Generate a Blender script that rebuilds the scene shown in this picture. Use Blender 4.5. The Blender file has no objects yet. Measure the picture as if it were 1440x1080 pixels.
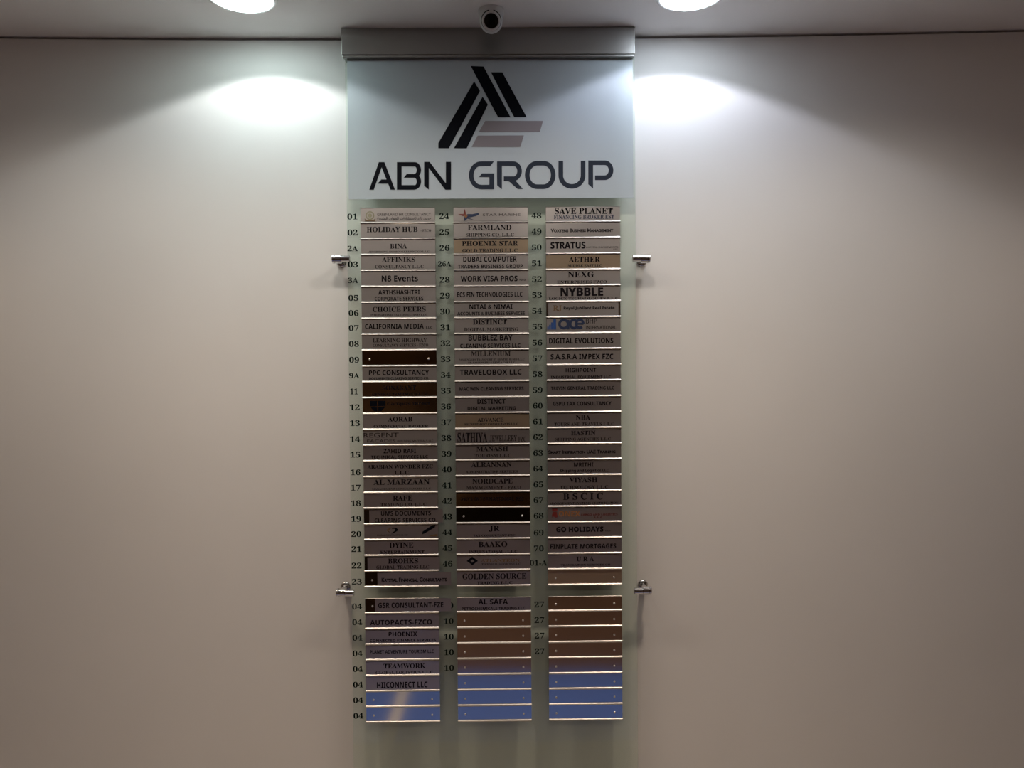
import bpy, bmesh, math, random
from mathutils import Vector, Matrix

random.seed(7)
scene = bpy.context.scene
COL = scene.collection

# ------------------------------------------------------------------ camera
EYE = 1.55                                   # camera height above the floor
F_PX = 1087.0
PITCH, YAW, ROLL = (math.radians(a) for a in (-1.15868, 0.65881, -0.45610))
cp, sp, cy, sy = math.cos(PITCH), math.sin(PITCH), math.cos(YAW), math.sin(YAW)
FWD = Vector((sy * cp, cy * cp, sp))
_r = Vector((cy, -sy, 0.0))
_u = _r.cross(FWD)
RIGHT = math.cos(ROLL) * _r + math.sin(ROLL) * _u
UP = math.cos(ROLL) * _u - math.sin(ROLL) * _r
cam_data = bpy.data.cameras.new('camera')
cam_data.sensor_width = 36.0
cam_data.lens = F_PX / 1440.0 * 36.0
cam_data.clip_start = 0.02
cam = bpy.data.objects.new('camera', cam_data)
COL.objects.link(cam)
m = Matrix((RIGHT, UP, -FWD)).transposed().to_4x4()
m.translation = (0, 0, EYE)
cam.matrix_world = m
scene.camera = cam

# ------------------------------------------------------------------ view, world, light levels
vs = scene.view_settings
vs.view_transform = 'Standard'
vs.look = 'None'
vs.gamma = 1.0
vs.use_curve_mapping = False
vs.exposure = 0.0
scene.cycles.caustics_reflective = False
scene.cycles.caustics_refractive = False
scene.cycles.transparent_max_bounces = 16
scene.cycles.max_bounces = 10
scene.cycles.diffuse_bounces = 5

world = bpy.data.worlds.new('world')
scene.world = world
world.use_nodes = True
world.node_tree.nodes['Background'].inputs[0].default_value = (0.02, 0.02, 0.02, 1)

WALL_Y = 2.125                               # the wall that carries the directory
CEIL = EYE + 0.902
REAR_Y = -3.4
SIDE = 2.7
# ceiling lamps: (x, y, flood, beam, colour)
LEFT_COL, RIGHT_COL = (0.95, 1.0, 1.02), (0.93, 0.97, 1.16)
LEFT_GLOW, RIGHT_GLOW = (0.80, 1.0, 1.0), (0.84, 0.97, 1.10)
NEUTRAL, WARM, AMBER = (1.05, 0.965, 0.855), (1.0, 0.80, 0.62), (1.0, 0.80, 0.58)
# x, y, flood strength, beam strength, beam sharpness, cone in degrees, edge softness, colour, diffuser colour, diffuser strength
LAMPS = [(-0.624, 1.893, 0.25, -0.22, 0.8, 136, 0.15, LEFT_COL, LEFT_GLOW, 25.0), (0.464, 1.893, 0.25, -0.22, 0.8, 136, 0.15, RIGHT_COL, RIGHT_GLOW, 25.0),
         (-1.02, 1.46, 0.63, -0.56, 2, 154, 0.8, NEUTRAL, NEUTRAL, 3.0), (-0.36, 1.46, 0.63, -0.56, 2, 154, 0.8, NEUTRAL, NEUTRAL, 3.0),
         (0.20, 1.46, 0.63, -0.56, 2, 154, 0.8, NEUTRAL, NEUTRAL, 3.0), (0.86, 1.46, 0.63, -0.56, 2, 154, 0.8, NEUTRAL, NEUTRAL, 3.0),  # outer neutral pair is unseen, added to dilute the shadows
         (-1.62, 1.46, 0.55, -0.40, 2, 120, 0.9, (1.0, 0.74, 0.52), WARM, 3.0), (1.46, 1.46, 0.42, -0.30, 2, 120, 0.9, (1.0, 0.80, 0.64), WARM, 3.0),  # unseen, added to warm the outer parts of the wall
         (-0.70, 1.46, 0.0, 1.9, 7, 150, 0.8, WARM, WARM, 2.0), (0.53, 1.46, 0.0, 1.9, 7, 150, 0.8, WARM, WARM, 2.0),  # unseen beams added to lift and warm the lower wall
         (-0.624, -0.7, 1.1, 0.0, 4, 140, 0.8, AMBER, AMBER, 3.0), (0.464, -0.7, 1.1, 0.0, 4, 140, 0.8, AMBER, AMBER, 3.0)]  # unseen, added for room ambience and light behind the glass


# ------------------------------------------------------------------ helpers
def plane_at(X, Y, d):
    """The point of the upright plane y = d that the photograph shows at pixel X, Y."""
    q = FWD + RIGHT * ((X - 720.0) / F_PX) - UP * ((Y - 540.0) / F_PX)
    q = q * (d / q.y)
    return q.x, q.z + EYE


def link(name, mesh, mat=None, parent=None):
    o = bpy.data.objects.new(name, mesh)
    COL.objects.link(o)
    if mat is not None:
        mesh.materials.clear()
        mesh.materials.append(mat)
    if parent is not None:
        o.parent = parent
    return o


def from_bm(name, bm, mat, parent=None, smooth=False):
    me = bpy.data.meshes.new(name)
    bm.normal_update()
    bm.to_mesh(me)
    bm.free()
    if smooth:
        for p in me.polygons:
            p.use_smooth = True
        me.set_sharp_from_angle(angle=math.radians(40))
    return link(name, me, mat, parent)


def empty(name, loc):
    o = bpy.data.objects.new(name, None)
    o.empty_display_size = 0.05
    COL.objects.link(o)
    o.location = loc
    return o


def tag(o, label, category, group=None):
    o['label'] = label
    o['category'] = category
    if group:
        o['group'] = group
    return o


def add_box(bm, x0, x1, y0, y1, z0, z1):
    v = [bm.verts.new(c) for c in ((x0, y0, z0), (x1, y0, z0), (x1, y1, z0), (x0, y1, z0),
                                   (x0, y0, z1), (x1, y0, z1), (x1, y1, z1), (x0, y1, z1))]
    for f in ((3, 2, 1, 0), (4, 5, 6, 7), (0, 1, 5, 4), (1, 2, 6, 5), (2, 3, 7, 6), (3, 0, 4, 7)):
        bm.faces.new([v[i] for i in f])


def add_lathe(bm, profile, origin, axis, seg=40, cap0=True, cap1=True):
    """profile: (distance along axis, radius)."""
    axis = Vector(axis).normalized()
    a = axis.orthogonal().normalized()
    b = axis.cross(a)
    o = Vector(origin)
    rings = []
    for t, r in profile:
        rings.append([bm.verts.new(o + axis * t + (a * math.cos(k * 2 * math.pi / seg) + b * math.sin(k * 2 * math.pi / seg)) * r)
                      for k in range(seg)])
    for p, q in zip(rings, rings[1:]):
        for k in range(seg):
            bm.faces.new((p[k], p[(k + 1) % seg], q[(k + 1) % seg], q[k]))
    if cap0:
        bm.faces.new(list(reversed(rings[0])))
    if cap1:
        bm.faces.new(rings[-1])


def bevel_all(bm, w, seg=2):
    bmesh.ops.bevel(bm, geom=list(bm.edges), offset=w, segments=seg, affect='EDGES', profile=0.5)


# ------------------------------------------------------------------ materials
def new_mat(name, color, rough=0.5, metal=0.0, spec=0.5):
    mt = bpy.data.materials.new(name)
    mt.use_nodes = True
    b = mt.node_tree.nodes['Principled BSDF']
    b.inputs['Base Color'].default_value = (*color, 1)
    b.inputs['Roughness'].default_value = rough
    b.inputs['Metallic'].default_value = metal
    b.inputs['Specular IOR Level'].default_value = spec
    return mt


def nodes_of(mt):
    return mt.node_tree.nodes, mt.node_tree.links, mt.node_tree.nodes['Principled BSDF']


def add_noise_bump(mt, scale, strength, dist=0.001, stretch=(1, 1, 1), detail=4):
    n, l, b = nodes_of(mt)
    tc = n.new('ShaderNodeTexCoord')
    mp = n.new('ShaderNodeMapping')
    mp.inputs['Scale'].default_value = stretch
    nz = n.new('ShaderNodeTexNoise')
    nz.inputs['Scale'].default_value = scale
    nz.inputs['Detail'].default_value = detail
    bp = n.new('ShaderNodeBump')
    bp.inputs['Strength'].default_value = strength
    bp.inputs['Distance'].default_value = dist
    l.new(tc.outputs['Object'], mp.inputs['Vector'])
    l.new(mp.outputs['Vector'], nz.inputs['Vector'])
    l.new(nz.outputs['Fac'], bp.inputs['Height'])
    l.new(bp.outputs['Normal'], b.inputs['Normal'])
    return nz


def vary_color(mt, c0, c1, scale, stretch=(1, 1, 1)):
    n, l, b = nodes_of(mt)
    tc = n.new('ShaderNodeTexCoord')
    mp = n.new('ShaderNodeMapping')
    mp.inputs['Scale'].default_value = stretch
    nz = n.new('ShaderNodeTexNoise')
    nz.inputs['Scale'].default_value = scale
    nz.inputs['Detail'].default_value = 5
    rp = n.new('ShaderNodeValToRGB')
    rp.color_ramp.elements[0].position = 0.3
    rp.color_ramp.elements[1].position = 0.7
    rp.color_ramp.elements[0].color = (*c0, 1)
    rp.color_ramp.elements[1].color = (*c1, 1)
    l.new(tc.outputs['Object'], mp.inputs['Vector'])
    l.new(mp.outputs['Vector'], nz.inputs['Vector'])
    l.new(nz.outputs['Fac'], rp.inputs['Fac'])
    l.new(rp.outputs['Color'], b.inputs['Base Color'])


M = {}
M['wall'] = new_mat('wall_paint', (0.79, 0.765, 0.735), 0.6, spec=0.25)
vary_color(M['wall'], (0.78, 0.755, 0.725), (0.805, 0.78, 0.75), 3.0)
add_noise_bump(M['wall'], 260, 0.06, 0.0006, (1, 1, 0.25))
M['room'] = new_mat('room_paint', (0.58, 0.48, 0.39), 0.7)
vary_color(M['room'], (0.56, 0.46, 0.375), (0.60, 0.50, 0.405), 2.0)
M['ceiling'] = new_mat('ceiling_paint', (0.91, 0.905, 0.90), 0.8, spec=0.2)
add_noise_bump(M['ceiling'], 180, 0.05, 0.0006)
M['gap'] = new_mat('shadow_gap', (0.05, 0.047, 0.045), 0.8)
M['carpet'] = new_mat('blue_carpet', (0.08, 0.15, 0.48), 0.9, spec=0.1)
vary_color(M['carpet'], (0.085, 0.15, 0.45), (0.10, 0.175, 0.51), 30)
M['tiles'] = new_mat('beige_tiles', (0.30, 0.275, 0.27), 0.35)
vary_color(M['tiles'], (0.28, 0.255, 0.25), (0.32, 0.295, 0.29), 4)
M['strip'] = new_mat('pale_strip', (0.62, 0.58, 0.54), 0.5)
M['wood_floor'] = new_mat('red_wood_floor', (0.115, 0.065, 0.042), 0.4)
vary_color(M['wood_floor'], (0.095, 0.052, 0.034), (0.14, 0.078, 0.052), 6, (8, 0.6, 1))
M['door'] = new_mat('dark_wood_door', (0.035, 0.02, 0.012), 0.35)
vary_color(M['door'], (0.03, 0.017, 0.010), (0.045, 0.026, 0.016), 5, (10, 1, 0.6))
M['steel'] = new_mat('brushed_steel', (0.31, 0.30, 0.29), 0.36, 1.0)
add_noise_bump(M['steel'], 300, 0.05, 0.0003, (0.02, 1, 4))
M['holder'] = new_mat('polished_aluminium', (0.80, 0.77, 0.74), 0.09, 1.0)
add_noise_bump(M['holder'], 220, 0.03, 0.0003, (0.02, 1, 3))
M['lip'] = new_mat('satin_aluminium', (0.44, 0.41, 0.38), 0.38, 1.0)
add_noise_bump(M['lip'], 160, 0.06, 0.0005, (0.05, 1, 2))
M['silver'] = new_mat('silver_insert', (0.60, 0.555, 0.53), 0.36, 0.9)
add_noise_bump(M['silver'], 400, 0.05, 0.0003, (0.02, 1, 3))
M['silver_dim'] = new_mat('matt_silver_insert', (0.56, 0.51, 0.50), 0.33, 0.92)
add_noise_bump(M['silver_dim'], 400, 0.05, 0.0003, (0.02, 1, 3))
M['gold'] = new_mat('champagne_insert', (0.82, 0.65, 0.46), 0.28, 0.9)
add_noise_bump(M['gold'], 400, 0.05, 0.0003, (0.02, 1, 3))
M['brown'] = new_mat('brown_mirror_insert', (0.42, 0.27, 0.15), 0.18, 1.0)
M['bronze'] = new_mat('dark_bronze_plate', (0.26, 0.15, 0.07), 0.16, 1.0)  # brown reflection of the room put into the metal's colour
M['darkbronze'] = new_mat('blackened_plate', (0.12, 0.10, 0.075), 0.14, 1.0)  # dark reflection put into the plate colour
M['screw'] = new_mat('screw_metal', (0.9, 0.87, 0.84), 0.3, 1.0)
M['chrome'] = new_mat('chrome', (0.68, 0.68, 0.69), 0.06, 1.0)
M['ink'] = new_mat('black_vinyl', (0.003, 0.004, 0.007), 0.5, spec=0.06)
M['number_ink'] = new_mat('number_vinyl', (0.004, 0.009, 0.008), 0.5, spec=0.05)
M['plate_ink'] = new_mat('engraving_black', (0.008, 0.006, 0.008), 0.5, spec=0.06)
M['plate_grey'] = new_mat('engraving_grey', (0.030, 0.024, 0.024), 0.5, spec=0.06)
M['navy_ink'] = new_mat('navy_ink', (0.012, 0.022, 0.06), 0.5)
M['blue_ink'] = new_mat('blue_ink', (0.012, 0.055, 0.20), 0.5)
M['red_ink'] = new_mat('red_ink', (0.14, 0.014, 0.010), 0.5)
M['orange_ink'] = new_mat('orange_ink', (0.27, 0.105, 0.03), 0.5)
M['gold_ink'] = new_mat('gold_ink', (0.13, 0.075, 0.032), 0.5)
M['green_ink'] = new_mat('sage_ink', (0.27, 0.25, 0.16), 0.5)
M['film'] = new_mat('silver_white_film', (0.57, 0.615, 0.66), 0.42, 0.0, 0.5)
add_noise_bump(M['film'], 800, 0.03, 0.0002)
_n, _l, _b = nodes_of(M['film'])             # thin vinyl: some light comes through
_t = _n.new('ShaderNodeBsdfTransparent')
_t.inputs[0].default_value = (0.93, 0.97, 0.95, 1)
_m = _n.new('ShaderNodeMixShader')
_m.inputs[0].default_value = 0.36
_l.new(_b.outputs[0], _m.inputs[1])
_l.new(_t.outputs[0], _m.inputs[2])
_l.new(_m.outputs[0], _n['Material Output'].inputs['Surface'])
M['slate'] = new_mat('slate_vinyl', (0.026, 0.032, 0.046), 0.5, spec=0.06)
M['taupe'] = new_mat('taupe_vinyl', (0.215, 0.19, 0.20), 0.45, spec=0.15)
M['white_plastic'] = new_mat('white_plastic', (0.62, 0.62, 0.62), 0.35)
M['black_lens'] = new_mat('black_lens', (0.004, 0.004, 0.005), 0.12, spec=0.4)
M['trim_white'] = new_mat('white_enamel', (0.80, 0.80, 0.79), 0.4)


def glass_material():
    mt = bpy.data.materials.new('green_glass')
    mt.use_nodes = True
    n, l = mt.node_tree.nodes, mt.node_tree.links
    n.remove(n['Principled BSDF'])
    out = n['Material Output']
    tr = n.new('ShaderNodeBsdfTransparent')
    tr.inputs[0].default_value = (0.942, 0.976, 0.952, 1)
    gl = n.new('ShaderNodeBsdfGlossy')
    gl.inputs['Roughness'].default_value = 0.015
    gl.inputs['Color'].default_value = (1, 1, 1, 1)
    fr = n.new('ShaderNodeFresnel')
    fr.inputs['IOR'].default_value = 1.5
    ge = n.new('ShaderNodeNewGeometry')
    inv = n.new('ShaderNodeMath')
    inv.operation = 'SUBTRACT'
    inv.inputs[0].default_value = 1.0
    mul = n.new('ShaderNodeMath')
    mul.operation = 'MULTIPLY'
    mix = n.new('ShaderNodeMixShader')
    l.new(ge.outputs['Backfacing'], inv.inputs[1])
    l.new(fr.outputs[0], mul.inputs[0])
    l.new(inv.outputs[0], mul.inputs[1])
    haze = n.new('ShaderNodeBsdfDiffuse')    # milky diffuse share added to brighten the glass between plates
    haze.inputs['Color'].default_value = (0.66, 0.72, 0.60, 1)
    dm = n.new('ShaderNodeMixShader')
    dm.inputs[0].default_value = 0.07
    l.new(tr.outputs[0], dm.inputs[1])
    l.new(haze.outputs[0], dm.inputs[2])
    l.new(mul.outputs[0], mix.inputs[0])
    l.new(dm.outputs[0], mix.inputs[1])
    l.new(gl.outputs[0], mix.inputs[2])
    l.new(mix.outputs[0], out.inputs['Surface'])
    return mt


M['glass'] = glass_material()


def emission_material(name, color, strength):
    mt = bpy.data.materials.new(name)
    mt.use_nodes = True
    b = mt.node_tree.nodes['Principled BSDF']
    b.inputs['Base Color'].default_value = (0.9, 0.9, 0.9, 1)
    b.inputs['Emission Color'].default_value = (*color, 1)
    b.inputs['Emission Strength'].default_value = strength
    return mt


# ------------------------------------------------------------------ the room
def ceil_z(x):
    return CEIL + 0.0065 * x * x + 0.003 * x


def structure(name, bm, mat, smooth=False):
    o = from_bm(name, bm, mat, smooth=smooth)
    o['kind'] = 'structure'
    return o


GAP = 0.007
bm = bmesh.new()                             # wall that carries the board, top edge just short of the ceiling
xs = [-SIDE + 2 * SIDE * k / 40 for k in range(41)]
lo = [bm.verts.new((x, WALL_Y, 0)) for x in xs]
hi = [bm.verts.new((x, WALL_Y, ceil_z(x) - GAP)) for x in xs]
hb = [bm.verts.new((x, WALL_Y + 0.03, ceil_z(x) - GAP)) for x in xs]
lb = [bm.verts.new((x, WALL_Y + 0.03, 0)) for x in xs]
for k in range(40):
    bm.faces.new((lo[k], lo[k + 1], hi[k + 1], hi[k]))
    bm.faces.new((hi[k], hi[k + 1], hb[k + 1], hb[k]))
    bm.faces.new((hb[k], hb[k + 1], lb[k + 1], lb[k]))
structure('wall_back', bm, M['wall'])
bm = bmesh.new()
add_box(bm, -SIDE, SIDE, WALL_Y + 0.031, WALL_Y + 0.06, CEIL - 0.06, CEIL + 0.08)
structure('trim_1', bm, M['gap'])  # shade of the ceiling gap given as a dark strip
bm = bmesh.new()
ys = (REAR_Y, -1.0, 1.0, WALL_Y + 0.06)
g = [[bm.verts.new((x, y, ceil_z(x))) for x in xs] for y in ys]
t = [[bm.verts.new((x, y, ceil_z(x) + 0.12)) for x in xs] for y in ys]
for j in range(3):
    for k in range(40):
        bm.faces.new((g[j][k], g[j + 1][k], g[j + 1][k + 1], g[j][k + 1]))
        bm.faces.new((t[j][k], t[j][k + 1], t[j + 1][k + 1], t[j + 1][k]))
structure('ceiling', bm, M['ceiling'], True)
for nm, x0, x1 in (('wall_left', -SIDE - 0.1, -SIDE), ('wall_right', SIDE, SIDE + 0.1)):
    bm = bmesh.new()
    add_box(bm, x0, x1, REAR_Y, WALL_Y + 0.06, 0, CEIL + 0.15)
    structure(nm, bm, M['room'])
bm = bmesh.new()
add_box(bm, -SIDE, SIDE, REAR_Y - 0.1, REAR_Y, 0, CEIL + 0.15)
structure('wall_rear', bm, M['room'])
bm = bmesh.new()
add_box(bm, -SIDE, SIDE, REAR_Y, WALL_Y + 0.03, -0.1, 0)
structure('floor', bm, M['wood_floor'])
bm = bmesh.new()
add_box(bm, -1.6, 1.6, 0.24, 0.98, 0, 0.006)
o = structure('floor_carpet', bm, M['carpet'])
bm = bmesh.new()
add_box(bm, -SIDE + 0.001, SIDE - 0.001, 0.985, 2.12, 0, 0.006)  # unseen floor area added to bounce light onto wall and glass
structure('floor_tiles', bm, M['tiles'])
bm = bmesh.new()
add_box(bm, -0.515, -0.465, 0.26, 2.03, 0.0061, 0.009)
structure('floor_strip', bm, M['strip'])
bm = bmesh.new()
for x0, x1 in ((-0.62, 0.15), (0.16, 0.93)):
    add_box(bm, x0, x1, REAR_Y + 0.001, REAR_Y + 0.045, 0.005, 2.1)
bevel_all(bm, 0.004)
structure('door_1', bm, M['door'])  # unseen dark panel added in place of a dark figure's reflection


# ------------------------------------------------------------------ ceiling lamps
def downlight(x, y, flood, beam, sharp, cone, soft, color, glow, glow_strength, label):
    z = ceil_z(x)
    root = empty('ceiling_downlight', (x, y, z))
    tag(root, label, 'ceiling light', 'recessed ceiling downlights')
    bm = bmesh.new()
    prof = [(0.0, 0.085), (0.003, 0.0845), (0.005, 0.081), (0.0055, 0.076), (0.004, 0.0725), (0.0005, 0.071)]
    add_lathe(bm, prof, (0, 0, 0), (0, 0, -1), 64, False, False)
    from_bm('trim_ring', bm, M['trim_white'], root, True)
    bm = bmesh.new()
    add_lathe(bm, [(0.0002, 0.0712), (0.005, 0.0708), (0.007, 0.068), (0.0084, 0.06), (0.009, 0.03), (0.009, 0.002)], (0, 0, 0), (0, 0, -1), 64, False, True)
    from_bm('diffuser', bm, emission_material('lit_diffuser', glow, glow_strength), root, True)
    ld = bpy.data.lights.new('downlight_lamp', 'SPOT')
    ld.energy = 4 * math.pi * math.pi
    ld.color = color
    ld.spot_size = math.radians(cone)
    ld.spot_blend = soft
    ld.shadow_soft_size = 0.018 if glow_strength > 10 else 0.06
    ld.use_nodes = True
    n, l = ld.node_tree.nodes, ld.node_tree.links
    em = n['Emission']
    tc = n.new('ShaderNodeTexCoord')
    sx = n.new('ShaderNodeSeparateXYZ')
    ab = n.new('ShaderNodeMath'); ab.operation = 'ABSOLUTE'
    pw = n.new('ShaderNodeMath'); pw.operation = 'POWER'; pw.inputs[1].default_value = sharp
    ma = n.new('ShaderNodeMath'); ma.operation = 'MULTIPLY_ADD'
    ma.inputs[1].default_value = beam
    ma.inputs[2].default_value = flood
    l.new(tc.outputs['Normal'], sx.inputs[0])
    l.new(sx.outputs['Z'], ab.inputs[0])
    l.new(ab.outputs[0], pw.inputs[0])
    l.new(pw.outputs[0], ma.inputs[0])
    l.new(ma.outputs[0], em.inputs['Strength'])
    lo_ = bpy.data.objects.new('downlight_lamp', ld)
    COL.objects.link(lo_)
    lo_.parent = root
    lo_.location = (0, 0.03, -0.020)       # the lamp sits a little towards the wall
    return root


LAMP_LABELS = ['round white ceiling downlight left of the security camera, next to the wall',
               'round white ceiling downlight right of the security camera, next to the wall',
               'neutral ceiling downlight of the second row, over the left edge of the carpet',
               'neutral ceiling downlight of the second row, over the pale floor strip',
               'neutral ceiling downlight of the second row, straight before the right number column',
               'neutral ceiling downlight of the second row, over the right part of the carpet',
               'warm ceiling downlight of the second row, far left beyond the carpet',
               'warm ceiling downlight of the second row, far right near the side wall',
               'warm narrow ceiling spotlight of the second row, on the left',
               'warm narrow ceiling spotlight of the second row, on the right',
               'amber ceiling downlight near the rear door, on the left of the room',
               'amber ceiling downlight near the rear door, on the right of the room']
for lamp, lb_ in zip(LAMPS, LAMP_LABELS):
    downlight(*lamp, lb_)

# ------------------------------------------------------------------ glass directory panel
GLASS_Y0, GLASS_Y1 = 2.076, 2.084            # front and back face
GX0, GX1 = -0.4133, 0.3583
GZ0 = EYE - 1.32
HEADER_Z = plane_at(690, 76.5, 2.062)[1]         # underside of the steel header
GZ1 = HEADER_Z - 0.0006
bm = bmesh.new()
add_box(bm, GX0, GX1, GLASS_Y0, GLASS_Y1, GZ0, GZ1)
bevel_all(bm, 0.0008, 1)
panel = from_bm('glass_directory_panel', bm, M['glass'])
tag(panel, 'tall clear green-tinted glass directory panel standing off the cream wall', 'directory board')


def flat_polys(name, polys, y, mat, parent):
    bm = bmesh.new()
    for k, p in enumerate(polys):            # a hair's breadth apart in depth, so that overlapping strokes never share a plane
        f = bm.faces.new([bm.verts.new((x, y + 0.000002 * k, z)) for x, z in p])
        f.normal_update()
        if f.normal.y > 0:
            f.normal_flip()
    bmesh.ops.triangulate(bm, faces=list(bm.faces))
    return from_bm(name, bm, mat, parent)


FILM_Y = GLASS_Y0 - 0.0006
fx0, fz1 = plane_at(488.2, 80.5, FILM_Y)
fx1, fz0 = plane_at(890.0, 278.0, FILM_Y)
bm = bmesh.new()
add_box(bm, -0.4075, 0.3525, FILM_Y, GLASS_Y0 - 0.0001, fz0, GZ1 - 0.0006)
film = from_bm('header_film', bm, M['film'], panel)
film['label'] = 'silvery white film carrying the group emblem'

# emblem and lettering, drawn in the plane of the film
INK_Y = FILM_Y - 0.0004


def crop_map(ox, oy, s):
    return lambda pts: [plane_at(ox + x / s, oy + y / s, INK_Y) for x, y in pts]


em_ = crop_map(590, 80, 7.2)
flat_polys('emblem_dark_bars', [em_(p) for p in (
    [(518, 92), (648, 97), (922, 612), (795, 612)],
    [(722, 155), (838, 155), (1085, 610), (958, 610)],
    [(552, 247), (612, 345), (297, 925), (190, 925), (190, 872)],
    [(638, 402), (692, 482), (478, 925), (348, 925)])], INK_Y, M['ink'], film)
flat_polys('emblem_taupe_bars', [em_(p) for p in (
    [(665, 648), (1252, 648), (1217, 760), (600, 760)],
    [(588, 797), (1057, 795), (1020, 912), (528, 912)])], INK_Y, M['taupe'], film)


def arc(cx, cy_, rx, ry, a0, a1, w, n=22):
    """A bent bar of width w about an ellipse, as quads."""
    out = []
    for k in range(n):
        q = []
        for a, s in ((k, 1), (k + 1, 1), (k + 1, -1), (k, -1)):
            th = math.radians(a0 + (a1 - a0) * a / n)
            q.append((cx + (rx + s * w / 2) * math.cos(th), cy_ - (ry + s * w / 2) * math.sin(th)))
        out.append(q)
    return out


def rect(x0, y0, x1, y1):
    return [(x0, y0), (x1, y0), (x1, y1), (x0, y1)]


ABN = [[(70, 393), (118, 393), (202, 155), (232, 98), (172, 98)], [(202, 155), (172, 98), (232, 98), (345, 393), (297, 393)],
       [(158, 328), (275, 328), (255, 283), (198, 283)],
       rect(365, 98, 415, 393), rect(415, 98, 553, 145), rect(415, 343, 553, 393), [(437, 265), (470, 225), (575, 225), (575, 265)],
       [(655, 95), (705, 95), (705, 393), (655, 350)], [(655, 95), (713, 95), (940, 393), (880, 393)], rect(887, 95, 942, 393)]
ABN += arc(553, 183, 46, 62, 90, -90, 47) + arc(553, 306, 46, 62, 90, -90, 47)
G_ = [[(1260, 90), (1400, 90), (1360, 140), (1260, 140)], rect(1260, 340, 1402, 388), rect(1350, 218, 1402, 388),
      [(1240, 258), (1272, 218), (1402, 218), (1402, 258)]] + arc(1260, 239, 103, 124, 90, 270, 49)
ROUP = [[(68, 90), (120, 90), (120, 388), (68, 345)], rect(68, 90, 242, 138), rect(140, 250, 242, 300),
        [(188, 296), (258, 288), (345, 385), (287, 385)]] + arc(240, 195, 68, 81, 90, -90, 49)
ROUP += arc(495, 235, 105, 125, 90, 270, 50) + arc(562, 235, 105, 125, 90, -90, 50) + [rect(494, 85, 563, 135), rect(494, 335, 563, 385)]
ROUP += [rect(722, 85, 773, 240), rect(960, 83, 1010, 240)] + arc(866, 240, 119, 117, 180, 360, 50)
ROUP += [[(1040, 80), (1092, 80), (1092, 380), (1040, 335)], rect(1040, 80, 1217, 130), rect(1112, 240, 1217, 290)] + arc(1215, 185, 68, 80, 90, -90, 50)
k1, k2 = crop_map(510, 215, 1440 / 190), crop_map(690, 215, 1440 / 190)
flat_polys('header_lettering', [k1(p) for p in ABN], INK_Y, M['ink'], film)
flat_polys('header_lettering', [k1(p) for p in G_] + [k2(p) for p in ROUP], INK_Y, M['slate'], film)

# ------------------------------------------------------------------ lettering
FONT_JOBS = []
ARABIC = {'ا': (0xFE8D, 0), 'ل': (0xFEDD, 1), 'ن': (0xFEE5, 1), 'د': (0xFEA9, 0), 'ج': (0xFE9D, 1), 'ر': (0xFEAD, 0), 'ي': (0xFEF1, 1),
          'س': (0xFEB1, 1), 'ت': (0xFE95, 1), 'ش': (0xFEB5, 1), 'م': (0xFEE1, 1), 'و': (0xFEED, 0), 'ب': (0xFE8F, 1), 'ة': (0xFE93, 0)}


def arabic(s):
    out = []
    for i, c in enumerate(s):
        if c not in ARABIC:
            out.append(c)
            continue
        code, joins = ARABIC[c]
        before = i > 0 and s[i - 1] in ARABIC and ARABIC[s[i - 1]][1]
        after = joins and i + 1 < len(s) and s[i + 1] in ARABIC
        out.append(chr(code + (3 if before and after else 2 if after else 1 if before else 0)))
    return ''.join(reversed(out))


def styled(s, up, low, dig):
    o = ''
    for c in s:
        if 'A' <= c <= 'Z':
            o += chr(up + ord(c) - 65)
        elif 'a' <= c <= 'z':
            o += chr(low + ord(c) - 97)
        elif '0' <= c <= '9':
            o += chr(dig + ord(c) - 48)
        else:
            o += c
    return o


def text_mesh_job(text, style):
    """Queue a line of lettering; style: s serif bold, b sans bold, h sans heavy, n sans regular, c small capitals, w light caps, a Arabic."""
    cu = bpy.data.curves.new('lettering', 'FONT')
    cu.resolution_u = 3
    cu.size = 1.0
    if style == 's':
        cu.body = styled(text, 0x1D400, 0x1D41A, 0x1D7CE)
        cu.offset = 0.009
    elif style in 'bh':
        cu.body = styled(text, 0x1D5D4, 0x1D5EE, 0x1D7EC)
        cu.offset = 0.022 if style == 'h' else 0.008
    elif style == 'n':
        cu.body = styled(text, 0x1D5A0, 0x1D5BA, 0x1D7E2)
        cu.offset = 0.008
    elif style == 'a':
        cu.body = arabic(text)
        cu.offset = 0.012
    elif style == 'c':
        cu.body = text
        cu.offset = 0.034
        for k, ch in enumerate(text):
            if ch.islower():
                cu.body_format[k].use_small_caps = True
        cu.small_caps_scale = 0.78
    else:
        cu.body = text
    o = bpy.data.objects.new('lettering', cu)
    COL.objects.link(o)
    FONT_JOBS.append(o)
    return o


def fit_text(bm, me, x0, x1, z0, z1, y):
    """Lay the glyph outlines of me into the rectangle x0..x1, z0..z1 at depth y(x, z)."""
    if not me.vertices:
        return
    ax = [v.co.x for v in me.vertices]
    az = [v.co.y for v in me.vertices]
    a0, a1, b0, b1 = min(ax), max(ax), min(az), max(az)
    vs_ = []
    for v in me.vertices:
        x = x0 + (v.co.x - a0) / (a1 - a0) * (x1 - x0)
        z = z0 + (v.co.y - b0) / (b1 - b0) * (z1 - z0)
        vs_.append(bm.verts.new((x, y(x, z), z)))
    for p in me.polygons:
        try:
            f = bm.faces.new([vs_[i] for i in p.vertices])
        except ValueError:
            continue
        f.normal_update()
        if f.normal.y > 0:
            f.normal_flip()


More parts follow.
